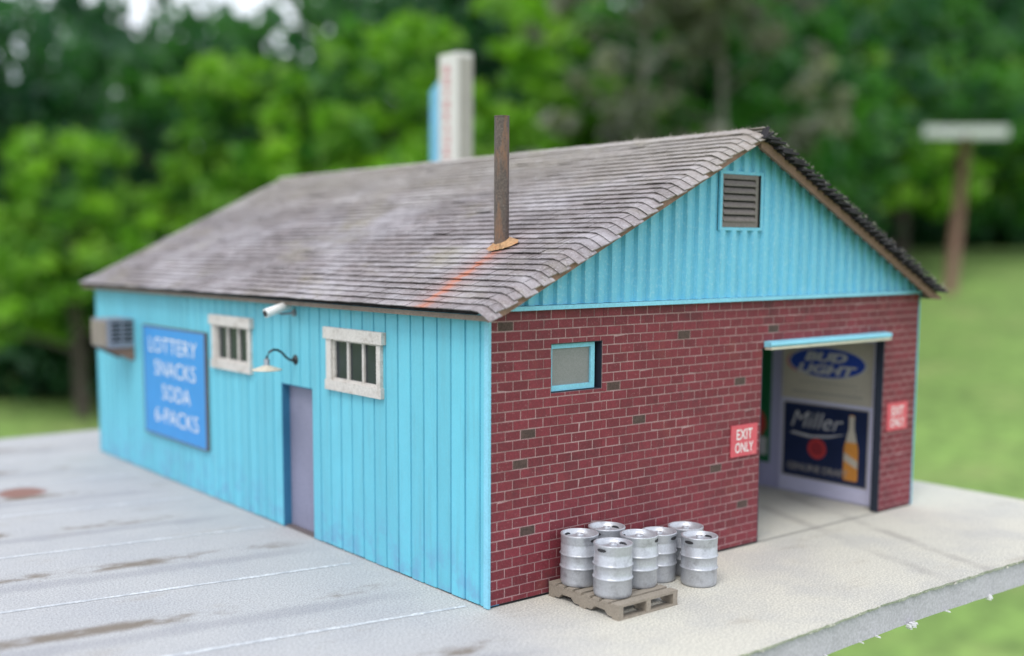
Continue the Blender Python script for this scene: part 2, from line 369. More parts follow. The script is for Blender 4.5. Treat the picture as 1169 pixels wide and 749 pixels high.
def build_board():
    x0, x1, y1 = -9.5, 10.37, 15.15
    r = random.Random(3)
    n = 240; top = []; bot = []
    front = []
    for i in range(n+1):
        x = x0+(x1-x0)*i/n
        front.append((x, -2.62 - .03*math.sin(x*1.1) + r.uniform(-.012, .012)))
    # concrete skin
    mb = MB()
    poly = front + [(x1, y1), (x0, y1)]
    mb.f.append(tuple(range(len(poly)))); mb.v += [(x, y, 0) for x, y in poly]; mb.m.append(0); mb.a.append(.5); mb.sm.append(False)
    k = len(mb.v); mb.v += [(x+(0), y+(.012 if y < 0 else 0)+r.uniform(-.006, .006), -.035+r.uniform(-.008, .008)) for x, y in poly]
    m_ = len(poly)
    for i in range(m_):
        j = (i+1) % m_; mb.f.append((i, k+i, k+j, j)); mb.m.append(0); mb.a.append(.5); mb.sm.append(False)
    # crumbs along the broken edge
    for q in range(90):
        x = r.uniform(x0, x1); s = r.uniform(.01, .028); y = -2.62-.03*math.sin(x*1.1)+r.uniform(-.015, .03); z = r.uniform(-.03, .004)
        mb.hexa([(x-s+r.uniform(-.01,.01), y-s*.7, z-s*.4), (x+s, y-s*.6, z-s*.4), (x+s*.8, y+s*.7, z-s*.4), (x-s*.9, y+s*.6, z-s*.4),
                 (x-s*.6, y-s*.5, z+s*.5), (x+s*.7, y-s*.5, z+s*.4), (x+s*.5, y+s*.5, z+s*.5), (x-s*.7, y+s*.4, z+s*.5)])
    tag(mb.build('concrete_lot', m_lot), kind='structure')
    mb = MB()
    n2 = 120; fr = [(x0+(x1-x0)*i/n2) for i in range(n2+1)]
    ft = [(x, -2.585-.03*math.sin(x*1.1)+r.uniform(-.004, .004)) for x in fr]; fb = [(x, -2.585-.03*math.sin(x*1.1)+r.uniform(-.008, .008)) for x in fr]
    P1 = ft+[(x1-.03, y1-.03), (x0+.03, y1-.03)]; P2 = fb+[(x1-.03, y1-.03), (x0+.03, y1-.03)]
    m_ = len(P1); mb.v = [(x, y, -.03) for x, y in P1] + [(x, y, -.36) for x, y in P2]
    mb.f = [tuple(range(m_)), tuple(range(m_, 2*m_))[::-1]]+[(i, m_+i, m_+(i+1) % m_, (i+1) % m_) for i in range(m_)]
    mb.m = [0]*len(mb.f); mb.a = [.5]*len(mb.f); mb.sm = [False]*len(mb.f)
    for (x, s) in ((6.1, .035), (4.28, .035), (4.33, .035), (4.38, .022), (5.1, .016), (3.6, .018), (3.3, .012), (2.6, .02)):   # torn foam crumbs under the edge
        for q in range(4 if s > .03 else 2):
            px = x + r.uniform(-s, s); pz = -.35 - q*s*.30
            mb.hexa([(px-s*.4, -2.63, pz-s*.4), (px+s*.4, -2.64, pz-s*.5), (px+s*.5, -2.58, pz-s*.3), (px-s*.3, -2.57, pz-s*.4),
                     (px-s*.3, -2.62, pz+s*.4), (px+s*.3, -2.63, pz+s*.5), (px+s*.4, -2.58, pz+s*.6), (px-s*.4, -2.58, pz+s*.5)], 1)
    tag(mb.build('foam_base', [m_foam, M_('torn_foam', (.6, .6, .62), .8)]), kind='structure')
    mb = MB()
    for y0 in (.22, 2.48, 4.88, 7.35, 9.75, 12.24, 14.45):
        s = -.16; n = 60; a = -9.3; b = -.25 if y0 > 1 else -.12
        wv = [r.uniform(-.008, .008) for _ in range(n+1)]
        for i in range(n):
            xa = a+(b-a)*i/n; xb = a+(b-a)*(i+1)/n
            ya = y0+s*xa; yb = y0+s*xb
            if max(ya, yb) > 15.05: continue
            mb.face([(xa, ya-.034+wv[i], .004), (xb, yb-.034+wv[i+1], .004), (xb, yb+.034-wv[i+1], .004), (xa, ya+.034-wv[i], .004)])
    tag(mb.build('painted_lines', m_line), kind='structure')
build_board()

# ------------------------------------------------------------------ the building
bld = empty('store_building')
tag(bld, 'low roadside store with blue board siding, maroon brick gable end and shingled roof', 'building')
DOOR = (3.87, 4.77, 0.0, 2.12)
WIN = [(2.06, 3.44, 2.165, 3.0), (5.63, 7.02, 2.16, 3.0)]
def long_wall():
    mb = MB()
    holes = [DOOR] + [(a+.10, b-.10, c+.11, d_-.12) for a, b, c, d_ in WIN]
    edges = [-.02, .135]; y = .135
    while y + .271 < LEN: y += .271; edges.append(y)
    edges.append(LEN+.05)
    r = random.Random(5)
    for a, b in zip(edges, edges[1:]):
        g = .017; t = r.uniform(-.002, .002); zb = .012+r.uniform(0, .01); av = r.random()
        for (p, q, z0, z1) in rects(a+g, b-g, zb, H+.02, holes):
            mb.box(-.006+t, .03, p, q, z0, z1, 0, av)
            # chamfered edges of the board
            for e, sgn in ((p, -1), (q, 1)):
                if abs(e-(a+g)) < 1e-6 or abs(e-(b-g)) < 1e-6:
                    mb.hexa([(-.004+t, e, z0), (.03, e, z0), (.03, e+sgn*.007, z0), (.012, e+sgn*.007, z0),
                             (-.004+t, e, z1), (.03, e, z1), (.03, e+sgn*.007, z1), (.012, e+sgn*.007, z1)][::1], 0, av)
    for (p, q, z0, z1) in rects(-.008, LEN+.045, .02, H+.02, holes):
        mb.box(.010, .17, max(p, .0), q, z0, z1, 1)
    mb.build('siding_wall', [m_siding, m_groove], bld)
    mb = MB()                                   # the door's lining
    a, b, c, d_ = DOOR
    mb.box(.002, .19, b-.022, b-.001, .004, d_-.002); mb.box(.002, .19, a+.001, a+.018, .004, d_-.002); mb.box(.002, .19, a+.018, b-.022, d_-.018, d_-.002)
    mb.build('door_jamb', m_reveal, bld)
    mb = MB()
    mb.box(.12, .16, a+.019, b-.023, .03, d_-.02)
    o = mb.build('door', m_door, bld)
    mb = MB(); mb.box(.02, .19, a+.019, b-.023, .004, .026); mb.build('threshold', m_edge, bld)
    # corner board, proud of the brick
    mb = MB(); mb.box(-.012, .020, -.030, -.012, .01, H-.02); mb.box(-.016, -.0, -.028, .05, .01, H-.02)
    mb.build('corner_trim', m_bluetrim, bld)
long_wall()
def windows():
    r = random.Random(2)
    for a, b, c, d_ in WIN:
        mb = MB()
        j = lambda s=.004: r.uniform(-s, s)
        mb.box(-.075+j(), .0, a-.03, b+.02, d_-.15, d_+.005)          # header
        mb.box(-.062+j(), .0, a+.01, b-.0, c+.002, c+.135)            # bottom rail
        y0, y1, z0, z1 = a+.125, b-.15, c+.13, d_-.14
        mb.box(-.050, .03, a+.03, y0, c+.135, d_-.15)                 # side casings
        mb.box(-.050, .03, y1, b-.02, c+.135, d_-.15)
        fr = mb.build('window', m_white, bld)
        mb = MB()                                                     # sash and bars, set back
        mb.box(-.012, .05, y0, y0+.03, z0, z1); mb.box(-.012, .05, y1-.035, y1, z0, z1)
        mb.box(-.014, .052, y0+.03, y1-.035, z0, z0+.035); mb.box(-.014, .052, y0+.03, y1-.035, z1-.035, z1)
        for k in (1, 2):
            yc = y0+(y1-y0)*k/3; mb.box(-.010, .048, yc-.024, yc+.024, z0+.035, z1-.035)
        mb.build('sash', m_white, fr)
        mb = MB(); mb.box(.018, .035, y0, y1, z0, z1); mb.build('pane', m_pane, fr)
windows()

OPEN = (4.75, 7.68, 0.0, 2.70)
BWIN = (.925, 1.745, 2.38, 2.955)
def brick_wall():
    mb = MB(); r = random.Random(11)
    holes = [OPEN, BWIN]
    for (p, q, z0, z1) in rects(.021, W, .0, H, holes): mb.box(p, q, -.0015, .12, max(z0, .030), z1, 2)
    mb.box(.03, OPEN[0]-.002, .006, .118, .004, .030, 3); mb.box(OPEN[1]+.002, W-.01, .006, .118, .004, .030, 3)  # dark strips below the bricks paint the wall's contact shadow
    ch = .1125; bl = .2255; mo = .0115
    darks = {(1, 1), (12, 3), (12, 11), (3, 14), (3, 22), (8, 9), (9, 19), (15, 2), (14, 23), (19, 17), (22, 3), (24, 20), (6, 6), (5, 31), (11, 33), (26, 12), (16, 26)}
    for row in range(30):
        z0 = H-(row+1)*ch+mo*.5; z1 = H-row*ch-mo*.5
        if row == 29: z0 = .032
        x = -.2 + (bl/2 if row % 2 else 0) + .06*0
        k = 0
        while x < W:
            a, b = max(x, .022), min(x+bl-mo, W-.002)
            if b-a > .03:
                for (p, q, c, d_) in rects(a, b, z0, z1, holes):
                    if q-p < .02 or d_-c < .02: continue
                    t = r.uniform(-.003, .003); dk = (row, k) in darks
                    e = .004; j = [r.uniform(0, .004) for _ in range(8)]
                    if r.random() < .05: j[r.choice((4, 5, 0, 1))] += .018
                    mb.hexa([(p+j[0], -.006+t, c+j[1]), (q-j[2], -.006+t, c+j[3]), (q, .012, c), (p, .012, c),
                             (p+j[4], -.006+t, d_-j[5]), (q-j[6], -.006+t, d_-j[7]), (q, .012, d_), (p, .012, d_)], 1 if dk else 0, r.random())
            x += bl; k += 1
    mb.build('brick_wall', [m_brick, m_darkbrick, m_mortar, m_dark], bld)
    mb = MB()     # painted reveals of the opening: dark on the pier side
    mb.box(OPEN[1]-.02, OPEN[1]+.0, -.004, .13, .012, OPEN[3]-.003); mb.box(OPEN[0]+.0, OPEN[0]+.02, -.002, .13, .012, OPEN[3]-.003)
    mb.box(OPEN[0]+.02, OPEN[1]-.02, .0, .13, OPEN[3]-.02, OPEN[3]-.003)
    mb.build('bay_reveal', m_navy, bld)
    a, b, c, d_ = BWIN
    mb = MB(); mb.box(b-.012, b-.001, .006, .19, c, d_); mb.box(a+.001, a+.012, .006, .19, c, d_); mb.box(a+.012, b-.012, .006, .19, d_-.010, d_-.001); mb.box(a+.012, b-.012, .006, .19, c+.001, c+.008)  # navy lining puts the recess shadow into the reveal's colour
    mb.box(a+.012, b-.012, .19, .2, c, d_)
    wf = mb.build('window', m_navy, bld)
    mb = MB(); x1 = b-.075
    t = .055
    mb.box(a+.012, x1, .055, .11, d_-.012-t, d_-.012); mb.box(a+.012, x1, .055, .11, c+.012, c+.012+t+.008)
    mb.box(x1-t-.01, x1, .054, .111, c+.02+t, d_-.012-t); mb.box(a+.012, a+.012+t, .054, .111, c+.02+t, d_-.012-t)
    mb.build('frame', m_bluetrim, wf)
    mb = MB(); mb.box(a+.03, x1-.02, .08, .09, c+.03, d_-.03); mb.build('pane', m_frost, wf)
    # rolled-up door: blue bar with a cream lower lip
    mb = MB(); x0, x1 = 4.78, 7.66
    P = [(-.012, 2.715), (-.12, 2.72), (-.135, 2.745), (-.125, 2.78), (-.012, 2.795)]
    mb.prism([(x0, y, z) for y, z in P], (x1-x0, 0, 0), 0)
    rd = mb.build('roller_door', m_bluetrim, bld)
    mb = MB(); mb.box(x0+.01, x1-.01, -.125, -.02, 2.680, 2.716); mb.build('bottom_rail', m_beige, rd)
brick_wall()
def gable():
    # corrugated sheet: trapezoid ribs, cut to the roof line, with the vent opening left free
    mb = MB(); V = (3.80, 4.56, 4.315, 4.995); m = (V[0]-.05, V[1]+.06, V[2]-.04, V[3]+.04)
    pit = .2165; prof = []
    x = .10
    while x < W-.05:
        for dx, dep in ((0, 0), (.085, 0), (.098, .045), (.195, .045)): prof.append((x+dx, dep))
        x += pit
    def band(xa, xb, z0f, z1f):
        pts = [(xa, None)] + [p for p in prof if xa < p[0] < xb] + [(xb, None)]
        full = []
        for p in pts:
            if p[1] is None:
                q = 0
                for s, e in zip(prof, prof[1:]):
                    if s[0] <= p[0] <= e[0]: q = s[1]+(e[1]-s[1])*(p[0]-s[0])/(e[0]-s[0])
                full.append((p[0], q))
            else: full.append(p)
        for (ax, ad), (bx, bd) in zip(full, full[1:]):
            za0, zb0, za1, zb1 = z0f(ax), z0f(bx), z1f(ax), z1f(bx)
            if za1 <= za0 and zb1 <= zb0: continue
            za1 = max(za1, za0); zb1 = max(zb1, zb0)
            mb.face([(ax, -.055+ad, za0), (bx, -.055+bd, zb0), (bx, -.055+bd, zb1), (ax, -.055+ad, za1)])
    top = lambda q: roof_z(q)-.08
    lo = lambda q: H+.055
    for s, e in ((.10, m[0]), (m[1], W-.10)):
        seg = [s]+([W/2] if s < W/2 < e else [])+[e]
        for a, b in zip(seg, seg[1:]): band(a, b, lo, top)
    for a, b in ((m[0], W/2), (W/2, m[1])):
        band(a, b, lo, lambda q: m[2]); band(a, b, lambda q: m[3], top)
    g = mb.build('gable_siding', m_gable, bld)
    mb = MB(); mb.prism([(.05, -.006, H), (W-.05, -.006, H), (W-.05, -.006, roof_z(W)-.09), (W/2, -.006, RZ-.12), (.05, -.006, roof_z(0)-.09)], (0, .146, 0))
    # (shaped end board behind the sheet)
    mb.build('gable_backing', m_navy, bld)
    mb = MB(); mb.box(.075, W-.06, -.082, -.012, H+.002, H+.05); mb.build('gable_trim', m_bluetrim, bld)
    # flat plate and louvred vent
    mb = MB()
    for (p, q, a, b) in rects(m[0], m[1], m[2], m[3], [V]): mb.box(p, q, -.052, -.022, a, b)
    mb.build('vent_plate', m_gable, bld)
    mb = MB(); f = .035
    mb.box(V[0], V[1], -.023, -.018, V[2], V[3], 1)
    mb.box(V[1]-.006, V[1]-.001, -.058, -.022, V[2], V[3], 1)  # dark strip and bare back paint the shadow along the vent's right edge
    mb.box(V[0]+.002, V[0]+.02, -.05, -.022, V[2]+.003, V[3]-.003); mb.box(V[1]-.10, V[1]-.045, -.05, -.022, V[2]+.003, V[3]-.003)
    mb.box(V[0]+.02, V[1]-.10, -.05, -.022, V[3]-.06, V[3]-.003); mb.box(V[0]+.02, V[1]-.10, -.05, -.022, V[2]+.003, V[2]+.075)
    vt = mb.build('vent', [m_louver, m_dark], bld)
    mb = MB(); z0, z1 = V[2]+.075, V[3]-.06; n = 6; p = (z1-z0)/n
    for i in range(n):
        z = z0+p*i
        mb.hexa([(V[0]+.02, -.062, z), (V[1]-.10, -.062, z), (V[1]-.10, -.030, z+p*.62), (V[0]+.02, -.030, z+p*.62),
                 (V[0]+.02, -.060, z+.024), (V[1]-.10, -.060, z+.024), (V[1]-.10, -.026, z+p*.62+.016), (V[0]+.02, -.026, z+p*.62+.016)])
    o = mb.build('louver_slats', m_louver, vt)
gable()
def other_walls():
    mb = MB()
    # far long wall with boards, back wall
    y = -.05
    while y < LEN+.04:
        b = min(y+.26, LEN+.045); mb.box(W+.012, W+.05, max(y, .0), b, .012, H+.02, 0, rnd.random()); y += .271
    mb.box(W, W+.02, .0, LEN+.04, .015, H+.02, 1)
    mb.build('siding_wall', [m_siding, m_groove], bld)
    mb = MB(); x = .03
    while x < W:
        mb.box(x, min(x+.26, W), LEN+.02, LEN+.05, .012, H, 0, rnd.random()); x += .271
    mb.box(.03, W, LEN-.12, LEN+.022, .015, H, 1)
    mb.prism([(.05, LEN+.03, H), (W-.05, LEN+.03, H), (W/2, LEN+.03, RZ-.10)], (0, -.1, 0), 0)
    mb.build('back_wall', [m_siding, m_groove], bld)
    mb = MB()
    mb.box(7.93, 8.54, .175, LEN-.13, .0, H-.02)             # lining beside the drive lane
    mb.build('lane_wall', m_inwall, bld)
    mb = MB(); mb.box(.175, .2, .18, LEN-.13, 0.03, H-.03); mb.box(.2, 7.92, LEN-.16, LEN-.13, 0.03, H-.03)
    mb.build('inner_wall', m_inwall, bld)
    mb = MB(); mb.box(.18, 8.5, .18, LEN-.13, H-.02, H+.02); mb.build('ceiling', m_ceil, bld)
other_walls()

def roof():
    r = random.Random(21)
    nx = Vector((-SL, 0, 1)).normalized(); ln = (W/2+EX)*math.sqrt(1+SL*SL)
    y0, y1 = -OY-.055, LEN+OY
    def drop(y):
        t = max(0, (-.07-y)/.235); return -.100*t**1.35
    mb = MB()
    exp = .1398; rows = 36
    def P(side, t, y, h):
        # t along slope from the eave, h above the deck (perpendicular)
        c = 1/math.sqrt(1+SL*SL); x = -EX + t*c; z = EZ-.035 + t*c*SL
        x += -SL*c*h; z += c*h + (drop(y) if side > 0 else 0)
        if side < 0: x = W-x
        return (x, y, z)
    for side in (1, -1):
        for row in range(rows):
            t0 = row*exp - .015; t1 = min(t0+exp+.045, ln)
            if t0 > ln: break
            y = y0 + r.uniform(-.035, .03); off = (.155 if row % 2 else 0); yy = y0+off+r.uniform(-.02, .02)
            brk = [y] + [q for q in [yy+.31*k for k in range(-1, 44)] if y+.05 < q < y1-.05] + [y1+r.uniform(-.01, .02)]
            rowl = r.uniform(0, .007)
            wav = [r.uniform(-.004, .004) for _ in range(60)]
            for k, (a, b) in enumerate(zip(brk, brk[1:])):
                lift = .017+rowl+r.uniform(0, .006)+(.014*r.random() if r.random() < .07 else 0); th = .012
                av = r.random(); g = .007
                cuts = [a+g, b-g] if a > .15 else [a+g]+[a+g+(b-a-2*g)*i/3 for i in (1, 2)]+[b-g]
                tl = t0+r.uniform(-.004, .004)
                for p, q in zip(cuts, cuts[1:]):
                    la, lb = lift+wav[k], lift+wav[k+1]
                    pts = [P(side, tl, p, la), P(side, tl, q, lb), P(side, t1, q, .002), P(side, t1, p, .002),
                           P(side, tl, p, la+th), P(side, tl, q, lb+th), P(side, t1, q, .010), P(side, t1, p, .010)]
                    if side > 0: pts = [pts[i] for i in (0, 3, 2, 1, 4, 7, 6, 5)]
                    mb.hexa(pts, 0, av)
    # ridge cap
    y = y0
    while y < y1-.02:
        b = min(y+.3, y1); h = r.uniform(0, .006)
        for s in (1, -1):
            mb.hexa([(W/2, y, RZ+.0+h+(drop(y) if s > 0 else 0)), (W/2-s*.12, y, RZ-SL*.12+h+(drop(y) if s > 0 else 0)), (W/2-s*.12, b, RZ-SL*.12+h+drop(b)), (W/2, b, RZ+h+drop(b)),
                     (W/2, y, RZ+.014+h+(drop(y) if s > 0 else 0)), (W/2-s*.12, y, RZ-SL*.12+.014+h+(drop(y) if s > 0 else 0)), (W/2-s*.12, b, RZ-SL*.12+.010+h+drop(b)), (W/2, b, RZ+.010+h+drop(b))], 0, r.random())
        y = b
    # torn paper fibres standing off the cut edges
    for q in range(330):
        if q < 130: p = Vector((W/2, r.uniform(y0, 2.5), RZ+.01+drop(0)*0)); s = -1
        else:
            s = -1 if r.random() < .8 else 1; t = r.uniform(0, ln); p = Vector(P(s, t, y0-.01, .05))
        l = r.uniform(.02, .055); dv = Vector((r.uniform(-.6, .9), r.uniform(-.8, .1), r.uniform(.1, .9))).normalized()*l
        if r.random() < .03: dv *= 2.2
        mid = p+dv*.5+Vector((r.uniform(-.01, .01),)*3)
        mb.tube([p, mid, p+dv], [.0030, .0024, .001], 4, 2)
    rf = mb.build('roof', [m_shingle, m_underlay, m_fibre], bld)
    # deck with fascia and rake boards
    mb = MB(); c = .030
    for s in (1, -1):
        X = lambda x: x if s > 0 else W-x
        yf = .03 if s > 0 else -OY+.04
        pts = [(X(-EX+.085), yf, EZ-.07), (X(W/2), yf, RZ-.055-.05), (X(W/2), LEN+OY-.03, RZ-.105), (X(-EX+.085), LEN+OY-.03, EZ-.07),
               (X(-EX+.085), yf, EZ-.02), (X(W/2), yf, RZ-.050), (X(W/2), LEN+OY-.03, RZ-.050), (X(-EX+.085), LEN+OY-.03, EZ-.02)]
        mb.hexa(pts)
    mb.build('roof_deck', m_underlay, rf)
    for s in (1, -1):
        X = lambda x: x if s > 0 else W-x
        mb = MB(); mb.box(min(X(-EX+.035), X(-EX+.075)), max(X(-EX+.035), X(-EX+.075)), -OY+.03, LEN+OY-.02, EZ-.128, EZ-.072)
        mb.build('eave_fascia', m_fascia, rf)
        for (ya, yb) in ((-OY-.01, -OY+.038), (LEN+OY-.03, LEN+OY+.01)):
            mb = MB(); t_ = -.095 if (s > 0 and ya < 0) else (-.115 if ya < 0 else -.03); dz = .085 if (s > 0 and ya < 0) else .125
            A = [(X(-EX+.03), ya, EZ+t_+.015), (X(W/2), ya, RZ+t_), (X(W/2), ya, RZ+t_-dz), (X(.05), ya, roof_z(.05)+t_-dz), (X(-EX+.03), ya, EZ-.135)]
            mb.prism(A, (0, yb-ya, 0))
            mb.build('rake_board', m_rake, rf)
    # ragged ends of the courses on the far slope, seen from their cut side
    mb = MB(); r2 = random.Random(8)
    for row in range(37):
        t = row*exp+r2.uniform(-.02, .02); L_ = .24+r2.uniform(-.03, .03)
        yb = -OY-.012; ya = y0-.035-r2.uniform(0, .035)
        def Q(t, y, h):
            c = 1/math.sqrt(1+SL*SL); return (W-(-EX+t*c-SL*c*h), y, EZ-.05+t*c*SL+c*h)
        h0 = -.085+r2.uniform(-.01, .01); h1 = .020+r2.uniform(0, .02); hh = .034
        a, b = max(0, t-.04), min(ln, t+L_)
        mb.hexa([Q(a, ya, h1), Q(b, ya, h0), Q(b, yb, h0), Q(a, yb, h1), Q(a, ya, h1+hh), Q(b, ya, h0+hh), Q(b, yb, h0+hh), Q(a, yb, h1+hh)][::1], 0)
    mb.build('shingle_ends', m_underlay, rf)
    # stove pipe and its flashing
    px, py = 1.142, 1.196; bz = roof_z(px)
    mb = MB(); n = 8
    mb.tube([(px+.02-.04*i/n*0-.0, py, bz-.25+(1.84)*i/n) for i in range(n+1)], .092, 28, caps=False)
    mb.lathe([(.092, 0), (.096, .003), (.096, .012), (.080, .012), (.078, -.25), (0.001, -.25)], 28, (px+.02, py, bz+1.585))
    pp = mb.build('stove_pipe', m_pipe, rf)
    mb = MB(); pts = []; r3 = random.Random(4)
    for i in range(26):
        q = 2*math.pi*i/26; rr = .145+.03*math.cos(2*q+2.0)+r3.uniform(-.02, .02)
        dx, dy = rr*math.cos(q), rr*math.sin(q)*1.25; pts.append((dx, dy))
        ring1 = [(px+.02+dx, py+dy-.03, roof_z(px+.02+dx)+.020+r3.uniform(0, .004)) for dx, dy in pts]
    ring2 = [(px+.02+.095*math.cos(2*math.pi*i/26), py+.095*math.sin(2*math.pi*i/26), roof_z(px+.02+.1*math.cos(2*math.pi*i/26))+.085) for i in range(26)]
    for i in range(26):
        j = (i+1) % 26; mb.face([ring1[i], ring1[j], ring2[j], ring2[i]], sm=True)
    mb.build('pipe_flashing', m_rust, pp)
roof()

# ------------------------------------------------------------------ things fixed to the long wall
RY = (0, -1, 0); RX = (1, 0, 0); UZ = (0, 0, 1)
def wall_sign():
    t = empty('wall_sign', (-.01, 8.54, .78)); tag(t, 'big bright blue sign board reading LOTTERY SNACKS SODA 6-PACKS on the siding', 'sign')
    hw = 1.29; h = 1.89
    mb = MB(); mb.box(-.05, .0, -hw, hw, 0, h); b = mb.build('sign_panel', m_blue, t)
    mb = MB()
    f = .022
    mb.box(-.056, .004, -hw-f, -hw, -f, h+f); mb.box(-.056, .004, hw, hw+f, -f, h+f); mb.box(-.056, .004, -hw, hw, h, h+f); mb.box(-.056, .004, -hw, hw, -f, 0)
    mb.build('sign_frame', m_edge, t)
    for s, z, wd, yc in (('LOTTERY', 1.59, 2.02, .02), ('SNACKS', 1.19, 1.72, -.06), ('SODA', .78, 1.18, -.1), ('6-PACKS', .36, 1.82, -.08)):
        mb = MB(); text_mesh(mb, s, (-.053, yc, z), RY, UZ, .26, wd, depth=0.0, bold=-.010); mb.build('lettering', m_sgwhite, t)
wall_sign()
def ac_unit():
    t = empty('window_air_conditioner', (0, 10.42, 2.24)); tag(t, 'boxy grey air conditioner with slatted sides sticking out of the blue wall', 'air conditioner')
    D, Wd, h = .50, .80, .50
    mb = MB(); mb.box(-D, .0, 0, Wd, 0, h); hs = mb.build('housing', m_acgrey, t)
    mb = MB(); mb.box(-D-.02, -.0, -.012, Wd+.012, h, h+.02); mb.build('top_cover', m_acgrey, t)
    mb = MB()
    for i in range(5):
        for a, b in ((-.43, -.25), (-.21, -.03)): mb.box(a, b, -.008, .0, .10+i*.08, .145+i*.08)
    mb.build('side_slots', m_dark, t)
    mb = MB(); mb.box(-D-.025, -D, .03, Wd-.03, .03, h-.03)
    for i in range(7): mb.box(-D-.045, -D-.025, .05, Wd-.05, .06+i*.062, .085+i*.062)
    mb.build('front_grille', m_tan, t)
    for y in (.02, Wd-.06):
        mb = MB(); mb.prism([(-D+.03, y, -.002), (-.0, y, -.002), (-.0, y, -.25), (-.05, y, -.25), (-D+.03, y, -.04)], (0, .04, 0))
        mb.build('bracket', m_rake, t)
ac_unit()
def camera_thing():
    t = empty('security_camera', (-.008, 4.33, 3.147)); tag(t, 'white bullet security camera on a short arm under the eave above the door', 'camera')
    mb = MB(); mb.tube([(0.0, 0, 0), (-.03, 0, 0)], [.055, .05], 16); mb.build('mount_plate', m_camg, t)
    mb = MB(); mb.tube([(-.03, 0, 0), (-.20, 0, -.012), (-.27, 0, .01), (-.28, 0, .05)], .017, 8); mb.build('arm', m_camg, t)
    mb = MB(); a = Vector((-.06, .03, .115)); b = Vector((-.47, -.02, .005)); d_ = (b-a).normalized()
    mb.tube([a, a+d_*.015, b-d_*.01, b], [.045, .062, .064, .060], 20); mb.build('housing', m_camw, t)
    mb = MB(); mb.tube([b+d_*.001, b+d_*.012], [.045, .042], 16); mb.build('lens', m_black, t)
camera_thing()
def lamp():
    t = empty('gooseneck_lamp', (-.008, 4.33, 2.485)); tag(t, 'black gooseneck wall lamp with a cream dish shade above the door', 'lamp')
    mb = MB(); mb.tube([(0, 0, 0), (-.02, 0, 0), (-.045, 0, 0)], [.075, .06, .03], 18); mb.build('wall_plate', m_black, t)
    pts = [(-.03, 0, 0), (-.09, 0, .002), (-.15, 0, .045), (-.21, 0, .11), (-.28, 0, .155), (-.35, 0, .16), (-.41, 0, .13), (-.445, 0, .07), (-.45, 0, .0)]
    mb = MB(); mb.tube(pts, .017, 10); mb.build('arm', m_black, t)
    mb = MB(); mb.lathe([(.03, .04), (.042, .03), (.042, -.055), (.05, -.06)], 20, (-.45, 0, 0)); mb.build('lamp_holder', m_camg, t)
    mb = MB(); mb.lathe([(.045, -.05), (.10, -.072), (.20, -.105), (.215, -.118), (.205, -.116), (.10, -.085), (.02, -.07)], 32, (-.45, 0, 0)); mb.build('shade', m_shade, t)
lamp()

# ------------------------------------------------------------------ signs on the brick
def exit_sign(x0, x1, z0, z1, label):
    t = empty('exit_sign', ((x0+x1)/2, -.012, z0)); tag(t, label, 'sign', 'exit only signs on the brick gable')
    w2 = (x1-x0)/2; h = z1-z0
    mb = MB(); mb.box(-w2, w2, -.012, .002, 0, h); mb.build('sign_plate', m_red, t)
    for s, z, wd in (('EXIT', h*.70, w2*1.2), ('ONLY', h*.28, w2*1.4)):
        mb = MB(); text_mesh(mb, s, (0, -.0145, z), RX, UZ, h*.33, wd, bold=.008, depth=0); mb.build('lettering', m_sgwhite, t)
exit_sign(4.13, 4.67, 1.265, 1.69, 'red EXIT ONLY sign on the broad brick wall left of the bay opening')
exit_sign(7.80, 8.34, 1.26, 1.685, 'red EXIT ONLY sign on the narrow brick pier right of the bay opening')

# ------------------------------------------------------------------ posters inside the bay
m_pcream = M_('poster_cream', (.50, .46, .39), .5, var=.08, bump=.05)
m_pblue = M_('poster_royal_blue', (.02, .06, .36), .5, bump=0)
m_pred = M_('poster_red', (.5, .05, .05), .5, bump=0)
m_pnavy = M_('poster_navy', (.012, .022, .07), .4, var=.3, bump=.05)
m_pgold = M_('poster_amber', (.62, .26, .05), .5, bump=0)
m_pgreen = M_('poster_green', (.01, .13, .05), .5, var=.2, bump=.05)
m_pgrey = M_('poster_grey_print', (.33, .31, .29), .6, bump=0)
m_white2 = M_('poster_white', (.50, .50, .52), .5, bump=0)
m_card = M_('lavender_card', (.56, .56, .74), .6, var=.05, bump=.05)
XW = 7.925
def ellipse(mb, c, a, b, m=0, n=48, x=0):
    mb.face([(x, c[0]-a*math.cos(2*math.pi*i/n), c[1]+b*math.sin(2*math.pi*i/n)) for i in range(n)][::-1], m)
